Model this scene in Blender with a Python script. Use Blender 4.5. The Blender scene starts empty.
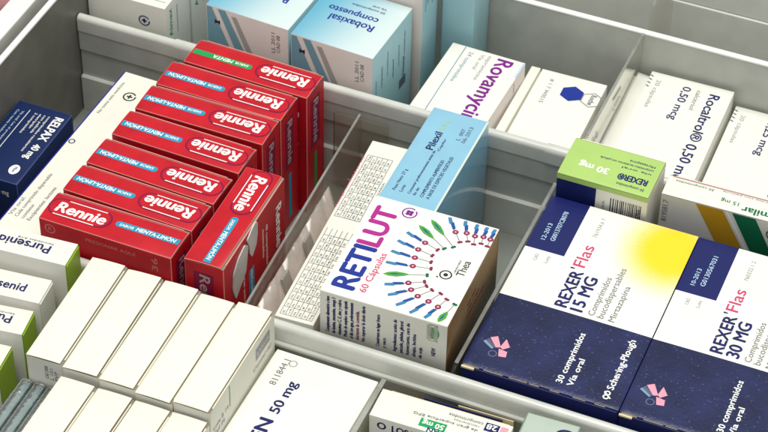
import bpy, bmesh, math, random
from mathutils import Matrix, Vector
random.seed(7)
S = bpy.context.scene
COL = S.collection
MM = 0.001
R = math.radians

# ------------------------------------------------------------------ materials
def mat(name, col, rough=0.42, spec=0.4, bump=0.04, bscale=900, var=0.04, metal=0.0, coat=0.0, trans=0.0):
    m = bpy.data.materials.new(name)
    m.use_nodes = True
    nt = m.node_tree
    p = nt.nodes['Principled BSDF']
    p.inputs['Roughness'].default_value = rough
    p.inputs['Specular IOR Level'].default_value = spec
    p.inputs['Metallic'].default_value = metal
    p.inputs['Coat Weight'].default_value = coat
    p.inputs['Coat Roughness'].default_value = 0.12
    tc = nt.nodes.new('ShaderNodeTexCoord')
    n = nt.nodes.new('ShaderNodeTexNoise')
    n.inputs['Scale'].default_value = 70
    n.inputs['Detail'].default_value = 4
    nt.links.new(tc.outputs['Object'], n.inputs['Vector'])
    r = nt.nodes.new('ShaderNodeMapRange')
    r.inputs['From Min'].default_value = 0.3; r.inputs['From Max'].default_value = 0.7
    r.inputs['To Min'].default_value = 1 - var; r.inputs['To Max'].default_value = 1 + var * 0.5
    nt.links.new(n.outputs['Fac'], r.inputs['Value'])
    mx = nt.nodes.new('ShaderNodeVectorMath'); mx.operation = 'SCALE'
    mx.inputs[0].default_value = col
    nt.links.new(r.outputs['Result'], mx.inputs['Scale'])
    nt.links.new(mx.outputs['Vector'], p.inputs['Base Color'])
    if bump:
        n2 = nt.nodes.new('ShaderNodeTexNoise')
        n2.inputs['Scale'].default_value = bscale; n2.inputs['Detail'].default_value = 3
        nt.links.new(tc.outputs['Object'], n2.inputs['Vector'])
        b = nt.nodes.new('ShaderNodeBump'); b.inputs['Strength'].default_value = bump
        b.inputs['Distance'].default_value = 0.001
        nt.links.new(n2.outputs['Fac'], b.inputs['Height'])
        nt.links.new(b.outputs['Normal'], p.inputs['Normal'])
    m['p'] = 1
    return m

def ink(name, col, rough=0.5):
    return mat(name, [c * 0.8 for c in col] if max(col) < .75 else col, rough, 0.16, 0, var=0.05)

W = mat('white_card', (0.80, 0.80, 0.72), 0.42, 0.4, 0.03)
WC = mat('cream_card', (0.77, 0.76, 0.67), 0.5, 0.35, 0.03)
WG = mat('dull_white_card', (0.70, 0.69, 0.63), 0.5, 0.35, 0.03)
RAW = mat('raw_card_edge', (0.72, 0.62, 0.40), 0.7, 0.2, 0.05)
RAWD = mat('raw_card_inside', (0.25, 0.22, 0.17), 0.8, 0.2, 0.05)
YE = mat('yellowed_edge', (0.78, 0.73, 0.56), 0.6, 0.3)
RED = mat('red_card', (0.50, 0.008, 0.018), 0.40, 0.24, 0.06, 220, 0.18)
REDE = mat('worn_red_edge', (0.74, 0.24, 0.22), 0.6, 0.3, 0.05)
NAVY = mat('navy_card', (0.010, 0.015, 0.105), 0.36, 0.3, 0.03)
NAVYT = mat('grained_navy_card', (0.013, 0.019, 0.080), 0.31, 0.42, 0.17, 700, 0.4)
_nt = NAVYT.node_tree; _p = _nt.nodes['Principled BSDF']
_v = _nt.nodes.new('ShaderNodeTexVoronoi'); _v.inputs['Scale'].default_value = 420
_c = _nt.nodes.new('ShaderNodeTexCoord'); _nt.links.new(_c.outputs['Object'], _v.inputs['Vector'])
_r = _nt.nodes.new('ShaderNodeMapRange'); _r.inputs['From Min'].default_value = .20; _r.inputs['From Max'].default_value = .10
_nt.links.new(_v.outputs['Distance'], _r.inputs['Value'])
_x = _nt.nodes.new('ShaderNodeMix'); _x.data_type = 'RGBA'; _x.inputs['B'].default_value = (.06, .078, .15, 1)
_nt.links.new(_r.outputs['Result'], _x.inputs['Factor']); _nt.links.new(_p.inputs['Base Color'].links[0].from_socket, _x.inputs['A']); _nt.links.new(_x.outputs['Result'], _p.inputs['Base Color'])
NAVYE = mat('navy_edge', (0.16, 0.14, 0.16), 0.6, 0.3)
DBLUE = mat('dark_blue_card', (0.008, 0.020, 0.085), 0.38, 0.25, 0.04)
SKYB = mat('sky_blue_card', (0.24, 0.48, 0.63), 0.36, 0.4, 0.03)
SIDEB = mat('glossy_blue_side', (0.16, 0.38, 0.52), 0.12, 0.9, 0.015, 300, coat=0.6)
TEAL = mat('teal_blue_card', (0.34, 0.56, 0.62), 0.42, 0.4, 0.03)
LIME = mat('lime_card', (0.38, 0.56, 0.15), 0.42, 0.4, 0.03)
OLIVE = mat('green_end_card', (0.28, 0.42, 0.03), 0.45, 0.4, 0.03)

PINKW = mat('pinkish_card', (0.74, 0.66, 0.62), 0.45, 0.35, 0.03)
MINT = mat('mint_grey_card', (0.42, 0.49, 0.42), 0.42, 0.4, 0.03)
MINTE = mat('mint_edge', (0.20, 0.26, 0.20), 0.5, 0.3)
PALEG = mat('pale_green_card', (0.62, 0.68, 0.60), 0.45, 0.35, 0.03)
BLUEE = mat('blue_fold_edge', (0.02, 0.02, 0.30), 0.5, 0.3)

I_W = ink('white_ink', (0.85, 0.85, 0.82)); I_BL = ink('black_ink', (0.03, 0.03, 0.035)); I_GY = ink('grey_ink', (0.25, 0.25, 0.26))
I_LG = ink('light_grey_ink', (0.42, 0.42, 0.43)); I_NV = ink('navy_ink', (0.02, 0.025, 0.14)); I_RB = ink('royal_blue_ink', (0.02, 0.045, 0.33))
I_MG = ink('magenta_ink', (0.50, 0.03, 0.30)); I_PK = ink('pink_ink', (0.72, 0.07, 0.22)); I_PU = ink('purple_ink', (0.25, 0.02, 0.30))
I_RS = ink('robust_stripe_blue', (0.26, 0.50, 0.62)); I_RG = ink('stripe_grey', (0.56, 0.53, 0.50)); I_PG = ink('pale_leaf_ink', (0.36, 0.62, 0.42)); I_SW = ink('side_white_ink', (0.58, 0.40, 0.40)); I_DP = ink('dark_purple_ink', (0.27, 0.006, 0.06)); I_CY = ink('cyan_ink', (0.03, 0.36, 0.58)); I_GR = ink('green_ink', (0.02, 0.40, 0.12)); I_LF = ink('leaf_ink', (0.10, 0.42, 0.06))
I_OR = ink('orange_ink', (0.66, 0.36, 0.02)); I_DG = ink('dark_green_ink', (0.01, 0.17, 0.08)); I_PL = ink('plum_ink', (0.28, 0.03, 0.10))
I_AZ = ink('azure_ink', (0.02, 0.10, 0.38)); I_SB = ink('steel_blue_ink', (0.06, 0.25, 0.48)); I_RW = ink('rose_ink', (0.80, 0.33, 0.42))
I_PB = ink('pale_blue_ink', (0.45, 0.62, 0.75)); I_DR = ink('dark_red_ink', (0.28, 0.01, 0.06)); I_LR = ink('light_red_ink', (0.72, 0.25, 0.25))
I_SL = ink('slate_ink', (0.12, 0.15, 0.24)); I_LB = ink('line_blue_ink', (0.25, 0.38, 0.52))

METAL = mat('grey_painted_metal', (0.46, 0.47, 0.435), 0.36, 0.5, 0.05, 320, 0.11)
RAILM = mat('pale_rail_plastic', (0.58, 0.585, 0.54), 0.24, 0.55, 0.03, 300, 0.10)
RIM = mat('white_rim', (0.80, 0.80, 0.76), 0.35, 0.5, 0.01)
FLOORM = mat('drawer_base_metal', (0.19, 0.205, 0.18), 0.33, 0.4, 0.02, 500, 0.06)
WALLM = mat('shaded_wall_metal', (0.155, 0.155, 0.13), 0.42, 0.4, 0.04, 320, 0.14)  # grey metal with the side wall's shade put into its colour
END = mat('brightened_end_metal', (0.80, 0.80, 0.74), 0.42, 0.4, 0.04, 320, 0.08)  # colour raised to stand in for light the end panel lacks
DARK = mat('dark_cabinet', (0.02, 0.02, 0.022), 0.6, 0.3)

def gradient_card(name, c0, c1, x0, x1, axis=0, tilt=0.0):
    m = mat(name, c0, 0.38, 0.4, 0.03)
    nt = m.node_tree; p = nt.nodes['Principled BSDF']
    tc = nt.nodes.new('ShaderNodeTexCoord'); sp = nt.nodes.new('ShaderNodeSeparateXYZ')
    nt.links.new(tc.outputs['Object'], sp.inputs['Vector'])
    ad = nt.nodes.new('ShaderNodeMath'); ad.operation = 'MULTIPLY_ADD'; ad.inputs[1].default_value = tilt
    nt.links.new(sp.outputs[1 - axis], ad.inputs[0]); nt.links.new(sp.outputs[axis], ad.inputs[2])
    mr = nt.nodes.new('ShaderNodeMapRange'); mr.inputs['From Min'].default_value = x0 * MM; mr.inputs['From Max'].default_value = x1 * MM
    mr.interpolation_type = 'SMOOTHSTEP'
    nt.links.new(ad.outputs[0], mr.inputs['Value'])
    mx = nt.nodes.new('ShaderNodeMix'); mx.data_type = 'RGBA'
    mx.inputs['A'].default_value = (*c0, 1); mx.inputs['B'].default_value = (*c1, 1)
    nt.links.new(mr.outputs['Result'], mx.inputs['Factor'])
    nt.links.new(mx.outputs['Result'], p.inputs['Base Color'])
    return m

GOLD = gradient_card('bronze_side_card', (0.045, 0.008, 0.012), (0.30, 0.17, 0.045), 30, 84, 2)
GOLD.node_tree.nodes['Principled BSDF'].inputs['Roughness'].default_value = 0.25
ROBTOP = gradient_card('blue_to_white_card', (0.11, 0.39, 0.54), (0.60, 0.70, 0.69), -26, 24, 0, -0.25)

def sun_card(cx, cy, r):
    m = mat('white_card_with_yellow_spray', (0.83, 0.82, 0.74), 0.42, 0.4, 0.03)
    nt = m.node_tree; p = nt.nodes['Principled BSDF']
    tc = nt.nodes.new('ShaderNodeTexCoord')
    mp = nt.nodes.new('ShaderNodeVectorMath'); mp.operation = 'SUBTRACT'; mp.inputs[1].default_value = (cx * MM, cy * MM, 0)
    ml = nt.nodes.new('ShaderNodeVectorMath'); ml.operation = 'MULTIPLY'; ml.inputs[1].default_value = (1.12, 0.92, 0)
    nt.links.new(tc.outputs['Object'], mp.inputs[0]); nt.links.new(mp.outputs[0], ml.inputs[0])
    ln = nt.nodes.new('ShaderNodeVectorMath'); ln.operation = 'LENGTH'; nt.links.new(ml.outputs[0], ln.inputs[0])
    nz = nt.nodes.new('ShaderNodeTexNoise'); nz.inputs['Scale'].default_value = 1500; nz.inputs['Detail'].default_value = 2
    nt.links.new(tc.outputs['Object'], nz.inputs['Vector'])
    ad = nt.nodes.new('ShaderNodeMath'); ad.operation = 'MULTIPLY_ADD'; ad.inputs[1].default_value = r * 0.45 * MM
    nt.links.new(nz.outputs['Fac'], ad.inputs[0]); nt.links.new(ln.outputs['Value'], ad.inputs[2])
    mr = nt.nodes.new('ShaderNodeMapRange'); mr.interpolation_type = 'SMOOTHSTEP'
    mr.inputs['From Min'].default_value = r * 1.75 * MM; mr.inputs['From Max'].default_value = r * 0.72 * MM
    nt.links.new(ad.outputs[0], mr.inputs['Value'])
    mx = nt.nodes.new('ShaderNodeMix'); mx.data_type = 'RGBA'
    mx.inputs['A'].default_value = (0.80, 0.80, 0.72, 1); mx.inputs['B'].default_value = (0.86, 0.62, 0.015, 1)
    nt.links.new(mr.outputs['Result'], mx.inputs['Factor']); nt.links.new(mx.outputs['Result'], p.inputs['Base Color'])
    return m

def clear_plastic(name, tint, body, gloss=0.10, dif=0.05, rough=0.08, ior=1.45, mirror=1.0):
    """clear sheet: mostly see-through, mirror-like at grazing angles, slightly milky"""
    m = bpy.data.materials.new(name); m.use_nodes = True
    nt = m.node_tree; nt.nodes.clear()
    out = nt.nodes.new('ShaderNodeOutputMaterial')
    tr = nt.nodes.new('ShaderNodeBsdfTransparent'); tr.inputs['Color'].default_value = (*tint, 1)
    gl = nt.nodes.new('ShaderNodeBsdfGlossy'); gl.inputs['Roughness'].default_value = rough; gl.inputs['Color'].default_value = (0.9, 0.9, 0.88, 1)
    d0 = nt.nodes.new('ShaderNodeBsdfDiffuse'); d0.inputs['Color'].default_value = (*body, 1)
    d1 = nt.nodes.new('ShaderNodeBsdfTranslucent'); d1.inputs['Color'].default_value = (*body, 1)
    df = nt.nodes.new('ShaderNodeMixShader'); df.inputs['Fac'].default_value = 0.5
    nt.links.new(d0.outputs[0], df.inputs[1]); nt.links.new(d1.outputs[0], df.inputs[2])
    fr = nt.nodes.new('ShaderNodeFresnel'); fr.inputs['IOR'].default_value = ior
    tc = nt.nodes.new('ShaderNodeTexCoord'); nz = nt.nodes.new('ShaderNodeTexNoise'); nz.inputs['Scale'].default_value = 60; nz.inputs['Detail'].default_value = 4
    nt.links.new(tc.outputs['Object'], nz.inputs['Vector'])
    mr = nt.nodes.new('ShaderNodeMapRange'); mr.inputs['From Min'].default_value = 0.35; mr.inputs['From Max'].default_value = 0.7
    mr.inputs['To Min'].default_value = dif * 0.75; mr.inputs['To Max'].default_value = dif * 1.25
    nt.links.new(nz.outputs['Fac'], mr.inputs['Value'])
    m1 = nt.nodes.new('ShaderNodeMixShader'); nt.links.new(mr.outputs['Result'], m1.inputs['Fac'])
    nt.links.new(tr.outputs[0], m1.inputs[1]); nt.links.new(df.outputs[0], m1.inputs[2])
    ad = nt.nodes.new('ShaderNodeMath'); ad.operation = 'ADD'; ad.use_clamp = True; ad.operation = 'MULTIPLY_ADD'; ad.inputs[1].default_value = mirror; ad.inputs[2].default_value = gloss
    nt.links.new(fr.outputs[0], ad.inputs[0])
    m2 = nt.nodes.new('ShaderNodeMixShader'); nt.links.new(ad.outputs[0], m2.inputs['Fac'])
    nt.links.new(m1.outputs[0], m2.inputs[1]); nt.links.new(gl.outputs[0], m2.inputs[2])
    nt.links.new(m2.outputs[0], out.inputs['Surface'])
    return m

CLEAR = clear_plastic('clear_acrylic', (0.96, 0.96, 0.94), (0.8, 0.79, 0.72), 0.01, 0.05, 0.08, 1.25, 0.3)
SMOKY = clear_plastic('scuffed_acrylic', (0.93, 0.91, 0.88), (0.80, 0.74, 0.66), 0.02, 0.14, 0.12, 1.3, 0.45)
STRIP = clear_plastic('beige_strip_plastic', (0.86, 0.80, 0.73), (0.84, 0.74, 0.66), 0.05, 0.88, 0.2, 1.4, 0.8)
PLATE = clear_plastic('brownish_clear_plate', (0.93, 0.91, 0.88), (0.7, 0.66, 0.6), 0.0, 0.06, 0.1, 1.18)
EDGEP = clear_plastic('polished_edge', (0.9, 0.9, 0.88), (0.88, 0.88, 0.83), 0.12, 0.42, 0.1)
FROST = clear_plastic('frosted_tab', (0.85, 0.82, 0.78), (0.72, 0.68, 0.62), 0.05, 0.62, 0.3)
FILM = clear_plastic('shrink_film', (0.92, 0.95, 0.95), (0.75, 0.82, 0.82), 0.14, 0.10, 0.10)

# ------------------------------------------------------------------ object helpers
def link(name, mesh, parent=None):
    o = bpy.data.objects.new(name, mesh); COL.objects.link(o)
    if parent is not None: o.parent = parent
    return o

def empty(name, loc, rot, label, cat, group=None):
    o = bpy.data.objects.new(name, None); COL.objects.link(o)
    o.empty_display_size = 0.01
    o.location = [c * MM for c in loc]; o.rotation_euler = (0, 0, R(rot))
    o['label'] = label; o['category'] = cat
    if group: o['group'] = group
    return o

def mesh_from(bm, name, mats, smooth=False):
    me = bpy.data.meshes.new(name); bm.to_mesh(me); bm.free()
    for m in mats: me.materials.append(m)
    if smooth:
        for p in me.polygons: p.use_smooth = True
    return me

def bm_box(bm, x0, y0, z0, x1, y1, z1, mi=0):
    vs = [bm.verts.new((x * MM, y * MM, z * MM)) for x in (x0, x1) for y in (y0, y1) for z in (z0, z1)]
    for f in ((0, 1, 3, 2), (4, 6, 7, 5), (0, 4, 5, 1), (2, 3, 7, 6), (0, 2, 6, 4), (1, 5, 7, 3)):
        fc = bm.faces.new([vs[i] for i in f]); fc.material_index = mi
    return vs

def bevel_sharp(bm, off, seg=2, mi=-1):
    bm.normal_update()
    es = [e for e in bm.edges if len(e.link_faces) == 2 and e.calc_face_angle(0) > 0.5]
    bmesh.ops.bevel(bm, geom=es, offset=off * MM, segments=seg, profile=0.5, affect='EDGES', material=mi, clamp_overlap=True)

def plain_box(name, x0, y0, z0, x1, y1, z1, m, parent=None, bev=0.4):
    bm = bmesh.new(); bm_box(bm, x0, y0, z0, x1, y1, z1)
    bmesh.ops.recalc_face_normals(bm, faces=bm.faces)
    if bev: bevel_sharp(bm, bev)
    return link(name, mesh_from(bm, name, [m]), parent)

# ------------------------------------------------------------------ printed lettering
_tc = bpy.data.curves.new('tmp_text', 'FONT'); _tc.resolution_u = 3
_to = bpy.data.objects.new('tmp_text', _tc); COL.objects.link(_to)
_tc.body = 'H'
_m = bpy.data.meshes.new_from_object(_to); CAP = max(v.co.y for v in _m.vertices); bpy.data.meshes.remove(_m)

class Print:
    """printed matter on one face of a box; u, v in millimetres"""
    def __init__(s, frame): s.f = frame; s.v = []; s.p = []; s.mi = []; s.mats = []; s.lift = 0.06
    def _m(s, m):
        if m not in s.mats: s.mats.append(m)
        return s.mats.index(m)
    def _add(s, pts, polys, m, lift=None):
        b = len(s.v); l = s.lift if lift is None else lift
        s.v += [s.f(u, v, l) for u, v in pts]
        for q in polys: s.p.append([b + i for i in q]); s.mi.append(s._m(m))
    def text(s, t, u, v, ang, L, H, m, bold=0.0, shear=0.0, lift=None):
        _tc.body = t; _tc.shear = shear; _tc.resolution_u = 4 if H > 3.4 else 2
        me = bpy.data.meshes.new_from_object(_to)
        xs = [w.co.x for w in me.vertices]; x0, x1 = min(xs), max(xs)
        sy = H / CAP; sx = (L / (x1 - x0)) if L else sy
        if L and L < 0: sx = min(sy, -L / (x1 - x0))
        c, n = math.cos(R(ang)), math.sin(R(ang))
        k = (bold + 0.012) * H * 1.5
        l0 = s.lift if lift is None else lift
        for j, (da, db) in enumerate(((-k, 0), (k, 0), (0, -k * .7), (0, k * .7))):
            pts = []
            for w in me.vertices:
                a = (w.co.x - x0) * sx + da; b = w.co.y * sy + db
                pts.append((u + a * c - b * n, v + a * n + b * c))
            s._add(pts, [list(p.vertices) for p in me.polygons], m, l0 + j * 0.008)
        bpy.data.meshes.remove(me); return s
    def poly(s, pts, m, lift=None): s._add(pts, [list(range(len(pts)))], m, lift); return s
    def rect(s, u0, v0, u1, v1, m, lift=None): return s.poly([(u0, v0), (u1, v0), (u1, v1), (u0, v1)], m, lift)
    def disc(s, u, v, r, m, n=24, ry=None, lift=None):
        ry = ry or r
        return s.poly([(u + r * math.cos(2 * math.pi * i / n), v + ry * math.sin(2 * math.pi * i / n)) for i in range(n)], m, lift)
    def ring(s, u, v, r0, r1, m, n=28, a0=0, a1=360, lift=None):
        pts = []; full = (a1 - a0) >= 360; k = n if full else n + 1
        for i in range(k):
            a = R(a0 + (a1 - a0) * i / n)
            pts += [(u + r0 * math.cos(a), v + r0 * math.sin(a)), (u + r1 * math.cos(a), v + r1 * math.sin(a))]
        q = [[2 * i, 2 * i + 1, 2 * ((i + 1) % k) + 1, 2 * ((i + 1) % k)] for i in range(n)]
        s._add(pts, q, m, lift); return s
    def line(s, u0, v0, u1, v1, w, m, lift=None):
        dx, dy = u1 - u0, v1 - v0; l = math.hypot(dx, dy) or 1
        if l > 6:
            n_ = int(l / 3.5) + 1
            for i in range(n_): s.line(u0 + dx * i / n_, v0 + dy * i / n_, u0 + dx * (i + 1) / n_, v0 + dy * (i + 1) / n_, w, m, lift)
            return s
        a, b = -dy / l * w / 2, dx / l * w / 2
        return s.poly([(u0 + a, v0 + b), (u0 - a, v0 - b), (u1 - a, v1 - b), (u1 + a, v1 + b)], m, lift)
    def path(s, pts, w, m, closed=False):
        k = list(pts) + ([pts[0]] if closed else [])
        for a, b in zip(k, k[1:]): s.line(*a, *b, w, m)
        return s
    def pill(s, u0, v0, u1, v1, m, lift=None, right=True, left=True):
        r = (v1 - v0) / 2; c = (v0 + v1) / 2; p = []
        p += [(u1 - r + r * math.cos(R(a)), c + r * math.sin(R(a))) for a in range(-90, 91, 15)] if right else [(u1, v0), (u1, v1)]
        p += [(u0 + r + r * math.cos(R(a)), c + r * math.sin(R(a))) for a in range(90, 271, 15)] if left else [(u0, v1), (u0, v0)]
        return s.poly(p, m, lift)
    def build(s, name, parent):
        me = bpy.data.meshes.new(name); me.from_pydata(s.v, [], s.p)
        for i, p in enumerate(me.polygons): p.material_index = s.mi[i]
        for m in s.mats: me.materials.append(m)
        # make every printed face look outwards
        bm = bmesh.new(); bm.from_mesh(me); n0 = Vector(s.f(0, 0, 1)) - Vector(s.f(0, 0, 0)); bm.normal_update()
        bmesh.ops.reverse_faces(bm, faces=[f for f in bm.faces if f.normal.dot(n0) < 0]); bm.to_mesh(me); bm.free()
        return link(name, me, parent)

class Box:
    """a medicine carton standing at centre c (mm), size w x d, top at zt, bottom at zb.
    slit: '+y', '-y', '+x' or '-x' = side where the tucked top flap shows its gap; None = the top is one panel"""
    def __init__(s, name, label, cat, group, c, w, d, zt, rot, m, zb=-13, faces=None, regions=(), edge=None, slit=None, tilt=0.5, bev=0.35, flapm=None, gap=0.7, regions_flap=(), lean=(0, 0), bow=0.35):
        s.w, s.d, s.h = w, d, zt - zb
        s.root = empty(name, (c[0], c[1], zb + 0.05), rot, label, cat, group)
        h = s.h; th = 0.5
        hb = h - (th if slit else 0)
        s.slit = slit
        mats = []
        def mi(x):
            if x not in mats: mats.append(x)
            return mats.index(x)
        mi(m)
        fm = dict(front=m, back=m, left=m, right=m, top=m, bottom=m); fm.update(faces or {})
        bm = bmesh.new(); bm_box(bm, -w / 2, -d / 2, 0, w / 2, d / 2, hb)
        def cut(bm, co, no):
            g = bm.verts[:] + bm.edges[:] + bm.faces[:]
            bmesh.ops.bisect_plane(bm, geom=g, dist=1e-6, plane_co=[q * MM for q in co], plane_no=no)
        def to_cuts(bm, regs):
            for f, u0, v0, u1, v1, _ in regs:
                for u in (u0, u1):
                    if f in ('top', 'front'): cut(bm, (u, 0, 0), (1, 0, 0))
                    elif f == 'right': cut(bm, (0, u, 0), (0, 1, 0))
                for v in (v0, v1):
                    if f == 'top': cut(bm, (0, v, 0), (0, 1, 0))
                    else: cut(bm, (0, 0, h + v), (0, 0, 1))
        to_cuts(bm, regions)
        if slit:
            wall = 0.5
            if slit == '+y': cut(bm, (0, d / 2 - wall, 0), (0, 1, 0))
            if slit == '-y': cut(bm, (0, -d / 2 + wall, 0), (0, 1, 0))
            if slit == '+x': cut(bm, (w / 2 - wall, 0, 0), (1, 0, 0))
            if slit == '-x': cut(bm, (-w / 2 + wall, 0, 0), (1, 0, 0))
            n = 3.0
            if slit[1] == 'y':
                cut(bm, (-w / 2 + n, 0, 0), (1, 0, 0)); cut(bm, (w / 2 - n, 0, 0), (1, 0, 0))
            else:
                cut(bm, (0, -d / 2 + n, 0), (0, 1, 0)); cut(bm, (0, d / 2 - n, 0), (0, 1, 0))
        bmesh.ops.recalc_face_normals(bm, faces=bm.faces); bm.normal_update()
        for f in bm.faces:
            nn = f.normal; ce = f.calc_center_median() / MM
            k = 'top' if nn.z > .9 else 'bottom' if nn.z < -.9 else 'front' if nn.y < -.9 else 'back' if nn.y > .9 else 'right' if nn.x > .9 else 'left'
            mm = fm[k]
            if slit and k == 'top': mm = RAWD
            u, v = (ce.x, ce.y) if k == 'top' else (ce.x, ce.z - h) if k == 'front' else (ce.y, ce.z - h)
            for rf, u0, v0, u1, v1, rm in regions:
                if rf == k and u0 <= u <= u1 and v0 <= v <= v1: mm = rm
            f.material_index = mi(mm)
        if slit:   # raise the wall the flap tucks behind
            lim = {'+y': lambda p: p.y > d / 2 - .5 and abs(p.x) < w / 2 - 3, '-y': lambda p: p.y < -d / 2 + .5 and abs(p.x) < w / 2 - 3,
                   '+x': lambda p: p.x > w / 2 - .5 and abs(p.y) < d / 2 - 3, '-x': lambda p: p.x < -w / 2 + .5 and abs(p.y) < d / 2 - 3}[slit]
            fs = [f for f in bm.faces if f.normal.z > .9 and lim(f.calc_center_median() / MM)]
            if fs:
                r = bmesh.ops.extrude_face_region(bm, geom=fs)
                vs = [g for g in r['geom'] if isinstance(g, bmesh.types.BMVert)]
                bmesh.ops.translate(bm, verts=vs, vec=(0, 0, (th - 0.05) * MM))
                bmesh.ops.delete(bm, geom=fs, context='FACES_ONLY')
                ei = mi(edge or m)
                bm.normal_update()
                for f in bm.faces:
                    if f.calc_center_median().z / MM > hb + 0.01: f.material_index = ei
        ei = mi(edge) if edge else -1
        if not slit:
            bevel_sharp(bm, bev, 2, ei)
        else:
            bm.normal_update()
            es = [e for e in bm.edges if len(e.link_faces) == 2 and e.calc_face_angle(0) > 0.5 and (e.verts[0].co - e.verts[1].co).length > 1.5 * MM and max(v.co.z for v in e.verts) < hb * MM + 1e-6 and abs(e.verts[0].co.z - e.verts[1].co.z) > 5 * MM]
            if es: bmesh.ops.bevel(bm, geom=es, offset=bev * MM, segments=2, profile=.5, affect='EDGES', material=ei, clamp_overlap=True)
        s.body = link('carton', mesh_from(bm, 'carton', mats), s.root)
        s.hinge = (0, 0, 0); s.flap = None
        s.bow = bow; bw = bow
        if not slit: s.zo = lambda u, v: bw * max(0, 1 - (2 * u / w) ** 2) * max(0, 1 - (2 * v / d) ** 2)
        elif slit[1] == 'y': s.zo = lambda u, v: bw * max(0, 1 - (2 * v / d) ** 2)
        else: s.zo = lambda u, v: bw * max(0, 1 - (2 * u / w) ** 2)
        if not slit:
            me = s.body.data; bm = bmesh.new(); bm.from_mesh(me)
            k = 1
            while k * 6 < w / 2:
                for q in (-k * 6 + 1.3, k * 6 + 1.3):
                    cut(bm, (q, 0, 0), (1, 0, 0))
                k += 1
            k = 1
            while k * 6 < d / 2:
                for q in (-k * 6 + 1.7, k * 6 + 1.7):
                    cut(bm, (0, q, 0), (0, 1, 0))
                k += 1
            for v in bm.verts:
                if v.co.z > (h - .01) * MM: v.co.z += s.zo(v.co.x / MM, v.co.y / MM) * MM
            bm.to_mesh(me); bm.free()
            for p in me.polygons: p.use_smooth = True
            me.set_sharp_from_angle(angle=R(25))
        if slit:
            fmn = flapm or m
            if slit == '+y': hx, hy, a = 0, -d / 2, (R(tilt), 0, 0)
            elif slit == '-y': hx, hy, a = 0, d / 2, (R(-tilt), 0, 0)
            elif slit == '+x': hx, hy, a = -w / 2, 0, (0, R(-tilt), 0)
            else: hx, hy, a = w / 2, 0, (0, R(tilt), 0)
            s.hinge = (hx, hy, hb)
            x0, x1, y0, y1 = -w / 2, w / 2, -d / 2, d / 2
            g = gap + .5
            if slit == '+y': y1 -= g
            elif slit == '-y': y0 += g
            elif slit == '+x': x1 -= g
            else: x0 += g
            fb = bmesh.new(); bm_box(fb, x0, y0, hb + 0.02, x1, y1, hb + th)
            to_cuts(fb, regions_flap)
            bmesh.ops.recalc_face_normals(fb, faces=fb.faces); fb.normal_update()
            fmats = [fmn]
            for f in fb.faces:
                ce = f.calc_center_median() / MM
                for rf, u0, v0, u1, v1, rm in regions_flap:
                    if u0 <= ce.x <= u1 and v0 <= ce.y <= v1:
                        if rm not in fmats: fmats.append(rm)
                        f.material_index = fmats.index(rm)
            if edge and edge not in fmats: fmats.append(edge)
            bevel_sharp(fb, 0.22, 2, fmats.index(edge) if edge else -1)
            k = 1
            ext = d if slit[1] == 'y' else w
            while k * 3 < ext / 2:
                for q in (-k * 3 + .4, k * 3 + .4):
                    cut(fb, (0, q, 0) if slit[1] == 'y' else (q, 0, 0), (0, 1, 0) if slit[1] == 'y' else (1, 0, 0))
                k += 1
            for v in fb.verts:
                v.co.z += s.zo(v.co.x / MM, v.co.y / MM) * MM
            bmesh.ops.translate(fb, verts=fb.verts, vec=(-hx * MM, -hy * MM, -hb * MM))
            s.flap = link('top_flap', mesh_from(fb, 'top_flap', fmats), s.root)
            for pl in s.flap.data.polygons: pl.use_smooth = True
            s.flap.data.set_sharp_from_angle(angle=R(25))
            s.flap.location = (hx * MM, hy * MM, hb * MM); s.flap.rotation_euler = a
        s.root.rotation_euler.x += R(lean[0]); s.root.rotation_euler.y += R(lean[1])
    def top(s):
        hx, hy, hz = s.hinge
        return Print(lambda u, v, l: ((u - hx) * MM, (v - hy) * MM, (s.h + l - hz + s.zo(u, v)) * MM))
    def put(s, pr, name='lettering'): return pr.build(name, s.flap or s.body)
    def front(s): return Print(lambda u, v, l: (u * MM, (-s.d / 2 - l) * MM, (s.h + v) * MM))
    def right(s): return Print(lambda u, v, l: ((s.w / 2 + l) * MM, u * MM, (s.h + v) * MM))
    def left(s): return Print(lambda u, v, l: ((-s.w / 2 - l) * MM, -u * MM, (s.h + v) * MM))
    def back(s): return Print(lambda u, v, l: (-u * MM, (s.d / 2 + l) * MM, (s.h + v) * MM))
    def side(s, pr, name='lettering'): return pr.build(name, s.body)

def copy_tree(o, parent=None):
    c = o.copy(); COL.objects.link(c)
    if parent is not None: c.parent = parent
    for ch in list(o.children): copy_tree(ch, c)
    return c

def place(root, c, rot, label):
    root.location.x = c[0] * MM; root.location.y = c[1] * MM; root.rotation_euler.z = R(rot); root['label'] = label

# ------------------------------------------------------------------ the drawer
fl = plain_box('floor', -212, -300, -15, 330, 238, -13, FLOORM, bev=0); fl['kind'] = 'structure'
cb = plain_box('ground', -700, -600, -75, 700, 900, -70, DARK, bev=0); cb['kind'] = 'structure'

def profile_mesh(name, pts, x0, x1, m, parent, smooth=True, nx=1):
    bm = bmesh.new()
    rings = [[bm.verts.new((x * MM, y * MM, z * MM)) for y, z in pts] for x in (x0, x1)]
    n = len(pts)
    for i in range(n): bm.faces.new((rings[0][i], rings[0][(i + 1) % n], rings[1][(i + 1) % n], rings[1][i]))
    bm.faces.new(rings[0][::-1]); bm.faces.new(rings[1])
    bmesh.ops.recalc_face_normals(bm, faces=bm.faces)
    me = mesh_from(bm, name, [m]); o = link(name, me, parent)
    if smooth:
        for p in me.polygons: p.use_smooth = True
        md = o.modifiers.new('split', 'EDGE_SPLIT'); md.split_angle = R(40)
    return o

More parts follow.
